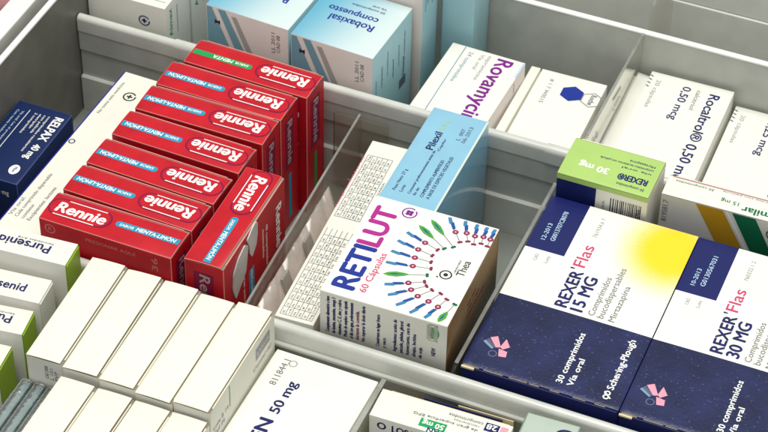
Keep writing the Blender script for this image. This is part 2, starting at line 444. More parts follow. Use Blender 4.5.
def arc(cy, cz, r, a0, a1, n=8): return [(cy + r * math.cos(R(a0 + (a1 - a0) * i / n)), cz + r * math.sin(R(a0 + (a1 - a0) * i / n))) for i in range(n + 1)]

def partition(y, label, clips=(), ledge=True):
    t = empty('drawer_partition', (0, y, -13), 0, label, 'partition', 'partitions across the drawer')
    z = 13
    profile_mesh('rail', arc(0, z + 47.4, 2.6, 0, 180, 14) + [(-2.6, z + 40.6), (2.6, z + 40.6)], -209, 328, RAILM, t)
    if ledge: profile_mesh('ledge', [(-4.4, z + 38.4), (-4.4, z + 39.9), (-4.0, z + 40.4), (2.2, z + 40.4), (2.2, z + 38.0), (-4.0, z + 38.0)], -209, 328, RAILM, t, False)
    profile_mesh('upper_panel', [(-2.2, z + 28), (2.2, z + 28), (2.2, z + 37.9 + 2.6 * (not ledge)), (-2.2, z + 37.9 + 2.6 * (not ledge))], -209, 328, METAL, t, False)
    profile_mesh('lower_panel', [(-1.2, z + 10.4), (1.2, z + 10.4), (1.2, z + 27.9), (-1.2, z + 27.9)], -209, 328, METAL, t, False)
    profile_mesh('plinth', [(-3.4, 0.1), (3.4, 0.1), (3.4, z + 9.6), (2.6, z + 10.3), (-2.6, z + 10.3), (-3.4, z + 9.6)], -209, 328, RAILM, t, False)
    for x0, x1 in clips:
        profile_mesh('rail_clip', arc(0, z + 47.4, 3.2, 0, 180, 14) + [(-3.2, z + 41), (3.2, z + 41)], x0, x1, RAILM, t)
    return t
pm = partition(81, 'pale grey partition with rounded rail behind the row of red boxes', [(-152, -110), (54, 66)], False)
pf = partition(-85, 'pale grey partition with rounded rail in front of the purple lettered capsule box')

def sheet_wall(name, label, group, x0, y0, z0, x1, y1, z1, rimt, m=METAL):
    t = empty(name, ((x0 + x1) / 2, (y0 + y1) / 2, z0), 0, label, 'drawer wall', group)
    cx, cy = (x0 + x1) / 2, (y0 + y1) / 2
    plain_box('panel', x0 - cx, y0 - cy, 0, x1 - cx, y1 - cy, z1 - z0 - rimt - .05, m, t, 0)
    plain_box('rim', x0 - cx - .3, y0 - cy - .3, z1 - z0 - rimt, x1 - cx + .3, y1 - cy + .3, z1 - z0, RIM, t, 0.5)
    return t
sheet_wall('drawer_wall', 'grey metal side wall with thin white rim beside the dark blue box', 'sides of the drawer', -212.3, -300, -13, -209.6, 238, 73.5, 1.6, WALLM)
sheet_wall('drawer_wall', 'low grey back wall with thin white rim behind the boxes with capsule lettering', 'sides of the drawer', -209, 187.2, -13, 328, 190.2, 50.0, 1.4)
t = empty('drawer_back', (60, 240, -13), 0, 'tall grey end panel with a fold line rising behind the low back wall', 'drawer wall', 'sides of the drawer')
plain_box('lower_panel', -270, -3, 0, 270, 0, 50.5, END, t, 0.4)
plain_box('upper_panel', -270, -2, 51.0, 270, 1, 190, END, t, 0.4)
sheet_wall('drawer_wall', 'grey metal side wall far right beyond the second tablet box', 'sides of the drawer', 328.5, -300, -13, 331, 238, 73.5, 1.6)

t = empty('neighbouring_drawer', (-240, 0, -13), 0, 'pale rim of the next drawer across the dark gap', 'drawer')
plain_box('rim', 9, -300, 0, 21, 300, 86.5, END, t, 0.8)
plain_box('liner', -60, -300, 0, 8.6, 300, 74, mat('dusky_pink_liner', (0.30, 0.13, 0.13), 0.6, 0.3, 0.2, 120, 0.5), t, 0.5)

# ------------------------------------------------------------------ red antacid boxes
def rennie(c, rot, label, strip, slit, flavour, tilt=0.7):
    b = Box('antacid_box', label, 'medicine box', 'red antacid boxes', c, 69.3, 20, 64, rot, RED, edge=REDE, slit=slit, tilt=tilt, gap=0.8, bow=.45)
    p = b.top()
    p.pill(-34.6, -5.6, -1.5, 6.2, I_DP, 0.05); p.pill(-34.3, -5.3, -1.9, 5.9, I_DR, 0.07); p.pill(-33.6, -4.7, -2.6, 5.3, RED, 0.09)
    p.lift = 0.12
    p.line(-26, 5.3, -6, 5.3, 0.5, I_W); p.line(-30.0, -4.9, -8.5, -4.9, 0.5, I_W)
    p.text('Rennie', -30.0, -2.9, 0, 25.5, 6.3, I_W, 0.022, 0.12)
    b.put(p, 'logo')
    q = b.top()
    q.pill(0.6, -1.0, 33.6, 2.7, strip, 0.07, right=False)
    q.text('SABOR', 2.6, -0.1, 0, 7.4, 1.6, I_W, 0.01, 0.15, 0.13)
    q.text(flavour, 11.4, -0.35, 0, 20.4 if len(flavour) > 6 else 11, 2.3, I_W, 0.012, 0.15, 0.13)
    b.put(q, 'flavour_print')
    for fr in (b.left(), b.right()):
        fr.rect(-5.5, -37.5, 4.6, -6.0, I_DR, 0.05)
        fr.text('Rennie', -2.4, -7.2, -90, 28, 5.2, I_SW, 0.012, 0.1, 0.1)
        fr.rect(-1.8, -72, 1.2, -42, strip, 0.06)
        b.side(fr, 'logo')
    fp = b.front()
    fp.ring(-29, -5, 2.2, 2.8, I_LR); fp.text('R', -29.9, -6.0, 0, 1.8, 2.2, I_LR)
    fp.text('PRESIONAR AQUÍ', -10, -5.8, 0, 26, 2.0, I_LR); fp.text('36', 27.5, -11, 90, 8, 3.0, I_LR)
    b.side(fp)
    bp = b.back()
    bp.text('Rennie', 24, -11, -90, 26, 6, I_W, .02); bp.text('48 comprimidos', 12, -12, -90, 26, 2.2, I_W); bp.text('masticables', 8, -12, -90, 18, 2.0, I_W)
    bp.rect(-8, -46, -2, -25, I_CY); bp.text('MENTA-LIMÓN', -6.2, -26, -90, 18, 2.4, I_W, lift=.12); bp.text('Ingredientes activos', -14, -8, -90, 36, 2, I_W)
    b.side(bp)
    return b
rennie((-97.4, 61.2), 178.4, 'red antacid box with a green flavour strip, at the far end of the red row', I_GR, '-y', 'MENTA', 0.6)
rb = rennie((-102.3, 39.8), 179.2, 'red antacid box with blue strip, just in front of the green strip one', I_CY, '-y', 'MENTA-LIMÓN', 0.9)
for c, a, l in (((-103.2, 18.7), 180.4, 'red antacid box, third of the row counting from the green strip one'),
                ((-104.4, -4.0), 178.7, 'red antacid box in the middle of the row, fourth from the green strip one'),
                ((-105.6, -27.4), 177.8, 'red antacid box, second behind the one lettered upright'),
                ((-106.2, -49.3), 178.0, 'red antacid box with upside down logo directly behind the one lettered upright')):
    o = copy_tree(rb.root); place(o, c, a, l)
    o.rotation_euler.x = R(random.uniform(-.5, .5)); o.rotation_euler.y = R(random.uniform(-.4, .4)); o.location.z += random.uniform(0, .9) * MM
    for ch in o.children:
        if ch.name.startswith('top_flap'): ch.rotation_euler.x *= random.uniform(0.2, 2.6)
ff = rennie((-107.5, -70.7), -0.2, 'red antacid box with its logo the right way up, nearest of the red row', I_CY, '+y', 'MENTA-LIMÓN', 0.5)
o = copy_tree(ff.root); place(o, (-58, -43.2), -89.2, 'red antacid box turned crosswise beside the clear divider')
vb = [ch for ch in o.children if ch.name.startswith('carton')][0]
SEAL = mat('cloudy_seal', (0.60, 0.575, 0.555), 0.28, 0.6, 0.25, 420, 0.22)
sb = bmesh.new()
for po in ([(u - 3, v + 6.5) for u, v in q_] for q_ in ([(-21, -35), (-23.5, -27), (-22.5, -18), (-17, -12.5), (-9.5, -10), (-6, -13), (-7.5, -20), (-9, -27), (-15, -31)], [(-7, -9.5), (-2, -7), (2, -5.4), (5, -7), (4.6, -14), (3, -20), (-2, -24), (-4.4, -20), (-5, -14)])):
    fr_ = [sb.verts.new((-u * MM, 10.12 * MM, (77 + v) * MM)) for u, v in po]; bk_ = [sb.verts.new((-u * MM, 10.75 * MM, (77 + v) * MM)) for u, v in po]
    sb.faces.new(fr_); sb.faces.new(bk_[::-1])
    for i in range(len(po)): sb.faces.new((fr_[i], fr_[(i + 1) % len(po)], bk_[(i + 1) % len(po)], bk_[i]))
bmesh.ops.recalc_face_normals(sb, faces=sb.faces)
bmesh.ops.bevel(sb, geom=[e for e in sb.edges if abs(e.verts[0].co.y - e.verts[1].co.y) > .3 * MM], offset=1.2 * MM, segments=3, profile=.5, affect='EDGES', clamp_overlap=True)
link('seal_sticker_print', mesh_from(sb, 'seal_sticker_print', [SEAL]), vb)

# ------------------------------------------------------------------ middle compartment: blue box, tilted white box
b = Box('tablet_box', 'dark blue tablet box with white lettering by the grey side wall', 'medicine box', None, (-193, -14), 30.6, 58, 41, 0.5, DBLUE, edge=mat('blue_edge', (0.05, 0.08, 0.22), 0.5, 0.3))
p = b.top(); p.text('RELPAX', 8.4, 24, -90, 19, 4.6, I_W, 0.02); p.text('40 mg', 8.6, 1.5, -90, 11.5, 3.8, I_W, 0.015)
p.disc(8.7, -19.6, 2.7, I_W, ry=3.6); p.text('Pfizer', 8.1, -17.6, -90, 4.2, 1.6, I_RB, lift=.13)
for k, (t_, L) in enumerate((('comprimidos recubiertos', 29), ('con película', 15), ('eletriptán', 12), ('2 comprimidos', 17))): p.text(t_, 4.9 - 2.5 * k, 23, -90, L, 1.3, I_W)
p.line(-6.2, 24, -6.2, -14, .35, I_W); p.text('Vía oral. Lea el prospecto', -9.5, 22, -90, 27, 1.2, I_PB); p.text('Con receta médica', -12.4, 22, -90, 20, 1.2, I_PB)
b.put(p)
q = b.front(); q.text('RELPAX 40 mg', -10, -9, 0, 20, 3, I_W); b.side(q)

b = Box('dispersible_tablet_box', 'long white carton lying between the dark blue box and the red row', 'medicine box', None, (-158.8, -10.3), 27, 137, 40, -1.2, WC, edge=None, bev=0.3,
        regions=[('top', -13.5, -68.5, -12.6, 68.5, BLUEE)])
p = b.top(); p.text('Vía oral.', -9.8, -52, 90, 14, 1.9, I_GY); p.text('Cada comprimido dispersable', -6.4, -52, 90, 34, 1.9, I_GY); p.text('contiene:', -3.0, -52, 90, 11, 1.9, I_GY); p.text('Excipientes: lactosa', .5, -52, 90, 26, 1.9, I_GY)
b.put(p); p = b.top(); p.text('No tome esta medicina', -8.6, 33, 90, 27, 1.7, I_GY)
p.ring(-1, 51, 2.7, 3.5, I_BL, a0=40, a1=380); p.rect(-1.5, 49.4, -.5, 52.6, I_BL); p.rect(-2.6, 50.5, .6, 51.5, I_BL)
b.put(p); p = b.top(); p.ring(-10.4, 8, 1.2, 1.8, I_NV)
b.put(p, 'emblem')

# table carton
b = Box('printed_table_box', 'white carton printed with a dosage table, beside the clear divider', 'medicine box', None, (-15.9, -11.2), 19.2, 132.5, 45, 3, WC, edge=None)
p = b.top(); LG = I_LG
def table(v0, v1, step, us, words):
    for u in us: p.line(u, v0, u, v1, 0.30, I_GY)
    v = v0; k = 0
    while v <= v1 + .01:
        p.line(us[0], v, us[-1], v, 0.30, I_GY)
        if v + step <= v1 + .01:
            for a, c in zip(us, us[1:]):
                p.text(words[k % len(words)], (a + c) / 2 + .5, v + .9, 90, -(step - 1.8), .95, I_GY, .03); k += 1
                if c - a > 4: p.text(words[k % len(words)], (a + c) / 2 - 1.6, v + 1.2, 90, (step - 2.4) * .7, 1.1, I_GY, .03); k += 1
        v += step
wd = ['0,5', '1 x 10', '12 h', '24 h', '2,5', '15 mg', '1-3', '8 h', '7,5', '30']
table(-64, -2, 5.17, [-7.8, -5.2, -2.6, 0, 2.6, 5.2, 7.8], wd)
table(7, 55, 4.8, [-7.8, -5.2, -2.6, 0, 2.6, 5.2], wd)
p.text('Posología recomendada por peso', -9.1, 14, 90, 40, 1.0, I_PK); p.text('DOSIS DIARIA', 7.4, 16, 90, 22, 1.2, I_GY)
b.put(p)

# purple lettered capsule box
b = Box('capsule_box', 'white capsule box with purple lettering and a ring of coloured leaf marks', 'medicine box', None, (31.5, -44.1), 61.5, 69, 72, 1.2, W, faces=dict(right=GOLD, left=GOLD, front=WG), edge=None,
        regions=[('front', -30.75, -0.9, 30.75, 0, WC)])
p = b.top()
p.text('RETI', -16.6, -29.2, 90, 28.6, 10.6, I_RB, 0.028); p.text('LUT', -16.6, 1.2, 90, 26.6, 10.6, I_MG, 0.028)
p.text('60 Cápsulas', -11.0, -28.8, 90, 27.0, 3.3, I_PK, 0.004)
p.text('Thea', 26.3, -2.4, 90, 10.6, 3.7, I_BL); p.text('LABORATORIOS', 22.0, -1.5, 90, 9.0, 0.9, I_BL)
p.ring(18.4, -4.0, 2.3, 3.0, I_BL); p.disc(18.4, -4.0, 1.1, I_BL); p.disc(15.2, -6.6, .5, I_BL)
p.ring(-11.7, 28.6, 3.0, 3.7, I_PU, a0=60, a1=400)
for a in range(4): p.disc(-11.7 + 1.15 * math.cos(R(45 + 90 * a)), 28.6 + 1.15 * math.sin(R(45 + 90 * a)), .95, I_PU)
b.put(p)
spikes = [(-5.1, -20.6, 11.2, -12.0, 0), (-8.3, -14.2, 10.8, -7.6, 1), (-9.9, -6.9, 10.9, -2.9, 0), (-10.4, 1.0, 9.4, 1.1, 0), (-10.2, 8.7, 8.4, 5.4, 0), (-8.3, 15.6, 9.3, 9.9, 0),
          (-4.8, 22.5, 11.8, 11.9, 1), (-0.9, 28.4, 15.3, 14.5, 1), (6.3, 33.0, 16.9, 18.8, 0), (14.0, 33.6, 20.1, 20.7, 0), (20.0, 33.6, 23.2, 19.9, 0), (25.0, 33.5, 26.2, 21.7, 0), (28.9, 33.5, 29.4, 21.1, 0),
          (-1.1, -26.4, 13.0, -14.2, 0), (4.7, -31.0, 16.2, -15.6, 0), (12.2, -33.2, 20.6, -16.2, 0), (19.4, -33.6, 24.4, -18.6, 0), (25.6, -33.6, 28.8, -20.2, 1)]
for i, (ou, ov, iu, iv, green) in enumerate(spikes):
    q = p = b.top() if i == 0 else q
    du, dv = iu - ou, iv - ov; L = math.hypot(du, dv); du, dv = du / L, dv / L; nu, nv = -dv, du
    at = lambda s_, t_: (ou + du * s_ * L + nu * t_, ov + dv * s_ * L + nv * t_)
    p.line(*at(.25, 0), *at(.97, 0), 0.42, I_GY, 0.05)
    if green:
        p.poly([at(0, 0), at(.12, 1.2), at(.30, 1.7), at(.48, 1.0), at(.62, 0), at(.48, -1.0), at(.30, -1.7), at(.12, -1.2)], I_LF, 0.09)
        p.poly([at(.10, .1), at(.25, .55), at(.5, .1), at(.25, -.35)], I_AZ, 0.12)
    else:
        k = [at(0, -.5), at(.02, 1.15), at(.2, .8), at(.24, 1.25), at(.47, .8), at(.5, -.8), at(.28, -.6), at(.22, -1.15)]
        p.poly(k[:3] + k[6:], I_SB, 0.08); p.poly(k[2:7], I_AZ, 0.09)
        c = at(.60, 0); p.disc(*c, 1.5, I_PL, 12, lift=0.10); p.disc(*c, .6, I_RW, 8, lift=0.13)
    e = I_DG if green else I_PL
    for t_ in (-.55, .55): p.disc(*at(1.0, t_), .8, e, 8, lift=0.11)
b.put(q, 'leaf_print')
f = b.front()
lines = ['Complemento alimenticio a base', 'de luteína, zeaxantina, omega 3', 'vitaminas C, E, zinc y cobre.', 'Modo de empleo: una cápsula', 'al día con agua, preferentemente', 'durante la comida.', 'No superar la dosis diaria']
for k, t_ in enumerate(lines): f.text(t_, -26 + 2.9 * k, -25, 90, -22.5, 1.7, I_PL if k == 5 else I_NV, .03)
b.side(f); f = b.front()
for k, t_ in enumerate(['Consérvese en lugar fresco', 'y seco', 'Ingredientes: aceite de', 'pescado, gelatina, glicerol', 'humectante, cera de', 'abejas, lecitina', 'de soja']): f.text(t_, -1.5 + 3.1 * k + (2 if k > 1 else 0), -25, 90, -20, 1.7, I_NV, .03)
b.side(f); f = b.front(); f.pill(21.2, -11.6, 27.0, -1.6, I_GR, .06); f.pill(21.6, -11.2, 25.6, -2.0, W, .09); f.text('vitae', 24.4, -10.4, 90, 7, 1.8, I_GR, lift=.12); f.text('NEW', 25.5, -21, 90, 5, 2, I_NV, .02)
b.side(f)

f = b.right()
for k in range(3): f.text(('Lote 4471', 'CAD 11 2013', 'Consérvese en seco')[k], -8, -12 - 4 * k, 0, -26, 2.0, I_DR)
b.side(f)

# sky blue supplement box
b = Box('supplement_box', 'tall sky blue supplement box with glossy blue side behind the purple lettered one', 'supplement box', None, (10.7, 35), 29.5, 79, 60, 0.3, SKYB, faces=dict(right=SIDEB, left=SIDEB), edge=None,
        regions=[('top', 13.7, -39.5, 14.75, 39.5, PALEG)])
p = b.top()
p.text('Pilexil', -3.2, 8, 90, 14, 3.7, I_NV, .016); p.text('Capilar', 0.2, 8.5, 90, 10, 1.2, I_NV)
p.disc(-5.0, 25.4, 1.3, I_PG, 12); p.disc(-5.0, 28.6, 1.2, I_PG, 12, lift=.09); p.disc(-4.2, 31.6, 1.0, I_PG, 12, lift=.08)
p.text('L  007', 6.4, 20, 90, 9, 2.0, I_SL); p.text('06-2013', 9.4, 19, 90, 13, 2.0, I_SL)
p.text('Peso Neto 27 g', -9.0, -26, 90, 16, 1.6, I_NV); p.text('Lote', -5.4, -26, 90, 5, 1.6, I_NV)
p.text('Consumir preferentemente antes de', -1.4, -26, 90, 34, 1.4, I_NV); p.text('fin de:', 1.4, -26, 90, 6, 1.4, I_NV)
p.text('COMPLEMENTO ALIMENTICIO', 5.2, -26, 90, 29, 1.7, I_NV); p.text('A BASE DE ESPECIES VEGETALES', 8.4, -26, 90, 33, 1.7, I_NV)
b.put(p)

# ------------------------------------------------------------------ large navy and white tablet boxes
SUNM = sun_card(28, 45.5, 22.5)
def rexer(c, rot, label, strength, sun):
    w, d = 74, 122.3
    tm = SUNM if sun else W
    b = Box('orodispersible_tablet_box', label, 'medicine box', 'large navy and white tablet boxes', c, w, d, 52, rot, W, faces=dict(front=NAVY, left=NAVY, right=NAVY, back=NAVY, top=tm),
            regions=[('top', -37, -61.15, 37, -12.6, NAVYT), ('top', -37, 22.2, -17.4, 61.15, NAVY)], edge=None, bev=0.4)
    p = b.top(); 
    p.text('REXER', -5.2, -10.0, 90, 25.0, 5.8, I_NV, .022); p.text("'", -6.4, 16.0, 90, 0.8, 5.4, I_NV); p.text('Flas', -6.0, 18.4, 90, 15.4, 5.8, I_PK)
    p.text(strength, 2.4, -10.0, 90, 23.6, 5.8, I_NV, .022)
    p.text('Comprimidos', 8.2, -10.2, 90, 27, 3.1, I_GY); p.text('bucodispersables', 12.6, -10.2, 90, 35.5, 3.1, I_GY); p.text('Mirtazapina', 18.0, -10.4, 90, 25, 3.0, I_GY)
    p.text('761934.6 7' if sun else '760322.1 2', -7.4, 40.5, 90, 14.5, 2.0, I_LG); p.text('CAD.', -28.6, 14.5, 90, 5.0, 1.8, I_LG); p.text('Lote', -23.2, 14.5, 90, 5.0, 1.8, I_LG)
    p.text('12-2013' if sun else '10-2013', -29.6, 29.5 - 1.5 * (not sun), 90.6 if sun else 89.2, 12, 2.1, I_PB); p.text('G0013707CB078' if sun else 'G0130567031', -25.0, 30.2 - 1.2 * (not sun), 90.8 if sun else 89.0, 22, 2.3, I_PB)
    p.text('30 comprimidos', 8.6, -55.6, 90, 33, 3.0, I_W, .012); p.text('Vía oral', 13.6, -55.6, 90, 17.5, 2.8, I_W, .012)
    p.text('Schering-Plough', 31.0, -50.6, 90, 33, 3.2, I_W, .014)
    p.ring(29.2, -55.6, .8, 1.5, I_W, 14); p.ring(29.2, -53.2, .8, 1.5, I_W, 14); p.line(31.4, -56, 27.6, -52.6, .6, I_W)
    b.put(p)
    e = b.top(); x, y = -26.0, -46.0
    e.poly([(x - 4.6, y + 4.6), (x - 1.6, y + 6.6), (x + 2.0, y + .4), (x - .2, y - .4)], I_RW); e.poly([(x - 6.8, y + 1.2), (x - 4.8, y + 4.0), (x - .4, y - .4), (x - 1.6, y - 2.0)], I_SL)
    e.poly([(x - 6.8, y + 1.2), (x - 6.0, y + 2.3), (x - 1.0, y - 1.2), (x - 1.6, y - 2.0)], I_LB, .09)
    for k in range(4): e.poly([(x + 1.6 + .4 * k, y + .6 - .3 * k), (x + 2.6 + .75 * k, y + 6.2 - 1.1 * k), (x + 3.5 + .8 * k, y + 5.4 - 1.1 * k), (x + 2.2 + .3 * k, y + .2 - .3 * k)], I_RW, .07 + .01 * k)
    e.poly([(x + 1.4, y - .6), (x + 5.6, y - 1.2), (x + 6.2, y - 4.6), (x + 2.8, y - 5.2)], I_RW); e.ring(x - .2, y - 4.6, 1.5, 2.1, I_SL, 16, lift=.08)
    b.put(e, 'butterfly_logo')
    bm = bmesh.new()
    for u0, v0, nc in ((-14, -17, 7), (-10, -22.5, 4), (25, -17, 5)):
        for k in range(nc):
            for a in range(2):
                for q in range(3):
                    if random.random() < .45: continue
                    bmesh.ops.create_uvsphere(bm, u_segments=8, v_segments=5, radius=.55 * MM, matrix=Matrix.Translation(((u0 + q * 2.2 if u0 > 0 else u0 + k * 5.2 + a * 2.2) * MM, (v0 - k * 5.2 - a * 2.2 if u0 > 0 else v0 - q * 2.2) * MM, b.h * MM)) @ Matrix.Scale(.85, 4, (0, 0, 1)))
    o = link('braille_print', mesh_from(bm, 'braille_print', [NAVYT], True), b.body)
    # tucked end flap on the front face, its edge worn pale
    fb = plain_box('end_flap', -w / 2 + .6, -d / 2 - .55, 2, w / 2 - .6, -d / 2 - .03, b.h - 1.1, NAVY, b.root, 0.2)
    eb = bmesh.new()
    for k in range(7):
        x0 = -36.2 + k * 10.5 + random.uniform(-1, 1); x1 = min(x0 + random.uniform(4, 9.8), 36.3)
        bm_box(eb, x0, -d / 2 - .05, b.h - .72 - random.uniform(0, .15), x1, -d / 2 + .3, b.h - .34)
    bm_box(eb, -36.8, -d / 2 - 1.1, b.h - 1.9, -30.8, -d / 2 - .1, b.h - 1.0)
    link('worn_edge', mesh_from(eb, 'worn_edge', [RAW]), fb)
    return b
rexer((106.9, -16.2), 0.3, 'large navy and white tablet box with a yellow spray on top', '15 MG', True)
rexer((181.25, -16.0), 0.3, 'large navy and white tablet box lettered 30 MG, beside the yellow sprayed one', '30 MG', False)

# lime green box
b = Box('green_tablet_box', 'small lime green lidded tablet box standing behind the yellow sprayed one', 'medicine box', None, (93.2, 62.0), 46, 28.6, 64.5, 0, WC, slit='+y', flapm=LIME, tilt=0.8,
        faces=dict(front=WC, left=NAVY), regions=[('front', -23, -60, -2.8, -3.4, NAVY), ('front', -23, -3.4, 23, 0, LIME)], edge=None, regions_flap=(), gap=.6)
p = b.top(); p.text('REXER®', 19.4, -3.2, 180, 14.6, 4.0, I_NV, .022); p.text('30 mg', -0.4, -2.6, 180, 14.8, 4.0, I_W, .022)
p.text('30 comprimidos', 19.6, -9.6, 180, 14, 1.7, I_NV); p.text('Mirtazapina', 19.6, 8.0, 180, 13, 1.6, I_NV); p.text('comprimidos recubiertos con película', 19.6, 5.0, 180, 27, 1.5, I_NV); p.text('vía oral', 19.6, 2.0, 180, 15, 1.3, I_NV)
b.put(p)
f = b.front(); x = 4.6
for k in range(16):
    wk = random.choice((.35, .55, .9, .45)); f.rect(x, -22, x + wk, -6.6, I_BL); x += wk + random.choice((.4, .55, .75))
f.text('844705', 19.8, -18, 90, 9, 1.6, I_BL); f.text('Cód.', 1.8, -18, 90, 9, 1.2, I_GY)
b.side(f, 'barcode')

# orange and green striped box
b = Box('striped_tablet_box', 'white tablet box with orange and green slanted stripes on its front', 'medicine box', None, (169.5, 68.0), 100, 15, 59.5, 1.4, WC, faces=dict(front=WG), slit='+y', tilt=0.3, gap=.5, edge=None, regions=[('front', -50, -.6, 50, 0, WC)])
p = b.top(); p.text('milar', 2.6, -2.2, 180, 14, 4.0, I_DG, .02); p.text('15 mg', -13.4, -0.6, 180, 8.8, 2.4, I_DG); p.text('30 comprimidos', -27, 4.3, 180, 19, 1.6, I_DG)
p.text('recubiertos con película', 8, 5.2, 180, 31, 1.0, I_GY); p.text('Vía oral', 16, 3.4, 180, 10, 1.1, I_GY)
p.line(-48, 6.0, 48, 6.0, .5, I_LR); b.put(p)
f = b.front(); 
f.poly([(-33, -.8), (-19.5, -.8), (1.5, -38), (-12, -38)], I_OR); f.poly([(-15, -.8), (-3.5, -.8), (16, -38), (5, -38)], I_DG); f.line(-17.5, -.9, 3.2, -38, 1.2, I_W)
f.text('819581.7', -46.2, -17, 90, 13.5, 2.6, I_GY); f.ring(5.5, -8, 2.4, 3.0, I_BL); f.line(4, -9.4, 7, -6.4, .6, I_BL)
for k in range(8): f.disc(-27 + (k % 3) * 1.4 + (k // 3) * 4, -20 - (k // 3) * 2.0, .45, W, 8)
b.side(f, 'stripe_print')

# ------------------------------------------------------------------ front compartment
def laxative(c, rot, w, d, zt, label, txt, u, L, H, ang, end, v=2.2):
    b = Box('laxative_box', label, 'medicine box', 'white laxative boxes', c, w, d, zt, rot, WC, faces=dict(front=WG, right=end), slit=None, edge=None, bev=.35)
    p = b.top(); p.text(txt, u, v, ang, L, H, I_NV, .008)
    if ang: p.text('Sennósidos A+B', u + .3, v + 2.0, ang, 18, 1.1, I_GY)
    b.put(p)
    plain_box('end_flap', w / 2 + .04, -d / 2 + .5, 2, w / 2 + .55, d / 2 - .5, b.h - .9, end, b.root, .2)
    return b
laxative((-145.7, -99.3), 4.9, 60, 15.2, 64, 'white laxative box with green end, touching the nearest red box', 'Pursenid', 19.2, 25.5, 5.0, 180, OLIVE, 1.8)
laxative((-149.9, -118.6), 6.4, 60, 16.0, 55, 'white laxative box with a plain whitish end, between two green ended ones', 'Pursenid', -2, 22.5, 4.8, 0, WG, -3)
laxative((-149.6, -137.2), 8.5, 60, 15.6, 51, 'white laxative box with green end, in front of the plain ended one', 'Pursenid', 22, 24, 4.6, 180, OLIVE, 2.0)
laxative((-151.6, -155), 6, 60, 16.0, 45, 'white laxative box with green end, lowest and nearest of the stepped boxes', 'Pursenid', 22, 24, 4.6, 180, OLIVE, 2.0)

def blank(c, rot, zt, label, tilt, d=67.2, w=17.9):
    c = (c[0] + random.uniform(-.25, .25), c[1] + random.uniform(-.7, .5)); rot += random.uniform(-.25, .25); zt += random.uniform(-.5, .5); tilt *= random.uniform(.5, 1.5)
    b = Box('blank_carton', label, 'carton', 'plain white cartons', c, w, d, zt, rot, WC, faces=dict(front=WG, right=WC), slit='+x', tilt=tilt, gap=.6, edge=YE, flapm=WC)
    return b
A = [((-98.4, -123.9), 2.1, 60, 'plain white carton by the foil packs, first of the taller row', .9), ((-79.9, -124.0), 1.6, 59.6, 'plain white carton, second from the foil packs in the taller row', 1.1),
     ((-61.4, -124.1), 1.0, 59.8, 'plain white carton in the middle of the taller row of five', .8), ((-43.0, -124.1), 0.6, 59.5, 'plain white carton beside the end one of the taller row', 1.3),
     ((-24.6, -124.0), 0.2, 60, 'plain white carton at the end of the row, its side marked by a green line', .9)]
for i, (c, a, z, l, ti) in enumerate(A):
    b = blank(c, a, z, l, ti)
    if i == 0:
        f = b.front()
        for k, t_ in enumerate(('CAD 2008', 'L 121', 'PVP')): f.text(t_, 1.5 + 2.4 * k, -12, 90, 8 - k, 1.7, I_GY)
        b.side(f)
    if i == 4:
        f = b.right(); f.rect(-14.6, -14.6, -14.0, -1.6, I_DG); b.side(f, 'green_mark'); f = b.right(); f.rect(13, -12, 28, -5, I_LG); f.text('8 470006', 14, -10, 0, 13, 2.6, WG, lift=.12); f.text('Conservar', 10, -17, 0, 20, 2, I_LG); b.side(f); f = b.right(); f.text('Lote B 14', -31, -14, 0, 15, 2.6, I_LG); f.text('Cad 06', -31, -18, 0, 11, 2.4, I_LG)
        b.side(f)
for c, a, z, l, ti in (((-78.3, -194), 0.6, 56, 'lower plain white carton next to the foil packs, nearer row', .8), ((-60.1, -193.6), 0.3, 55.7, 'lower plain white carton, second from the foil packs in the nearer row', 1.2),
                       ((-42.0, -193), 0, 56, 'lower plain white carton, third from the foil packs in the nearer row', .9), ((-24.2, -192), 0, 55.6, 'lower plain white carton beside the 50 mg box, nearer row', .9)):
    blank(c, a, z, l, ti)

TRAY = mat('blue_grey_foil', (0.36, 0.47, 0.48), 0.28, 0.6, 0.10, 200, 0.35, metal=0.1)
for i, (x, l) in enumerate(((-106.0, 'film wrapped foil pack touching the green ended box, first of three'), (-99.4, 'film wrapped foil pack in the middle of three'), (-93.0, 'film wrapped foil pack against the plain white carton, last of three'))):
    t = empty('foil_pack', (x, -193, -13), 0.8, l, 'foil pack', 'film wrapped foil packs')
    plain_box('foil', -2.6, -34, 0.1, 2.6, 34, 56.2, TRAY, t, .5)
    plain_box('card_edge', -2.7, -33.5, 56.25, -1.2, 33.5, 57.0, W, t, .2)
    bm = bmesh.new(); bmesh.ops.create_grid(bm, x_segments=10, y_segments=90, size=0.5)
    for v in bm.verts:
        u, w_ = v.co.x * 2, v.co.y
        v.co = Vector((u * 2.9 * MM, w_ * 69 * MM, (58.0 - 1.0 * u * u + random.uniform(-.12, .12)) * MM))
    o = link('film', mesh_from(bm, 'film', [FILM], True), t)
    md = o.modifiers.new('thick', 'SOLIDIFY'); md.thickness = 0.00012

# 50 mg box
b = Box('white_tablet_box', 'wide white tablet box lettered 50 mg beside the plain cartons', 'medicine box', None, (10.3, -136.4), 50.6, 90, 38.5, -0.6, W, edge=None)
p = b.top(); p.text('TROLEN', -7.6, -38.5, 90, 42, 6.2, I_NV, .028); p.text('50 mg', -7.6, 8.2, 90, 20.5, 4.6, I_NV, .022)
p.text('811844.1', -16.4, 23.6, 90, 17, 3.2, I_GY); p.ring(-14.6, 39.2, 1.6, 2.0, I_GY); p.text('comprimidos recubiertos', 2, -40, 90, 40, 2.6, I_GY)
b.put(p)

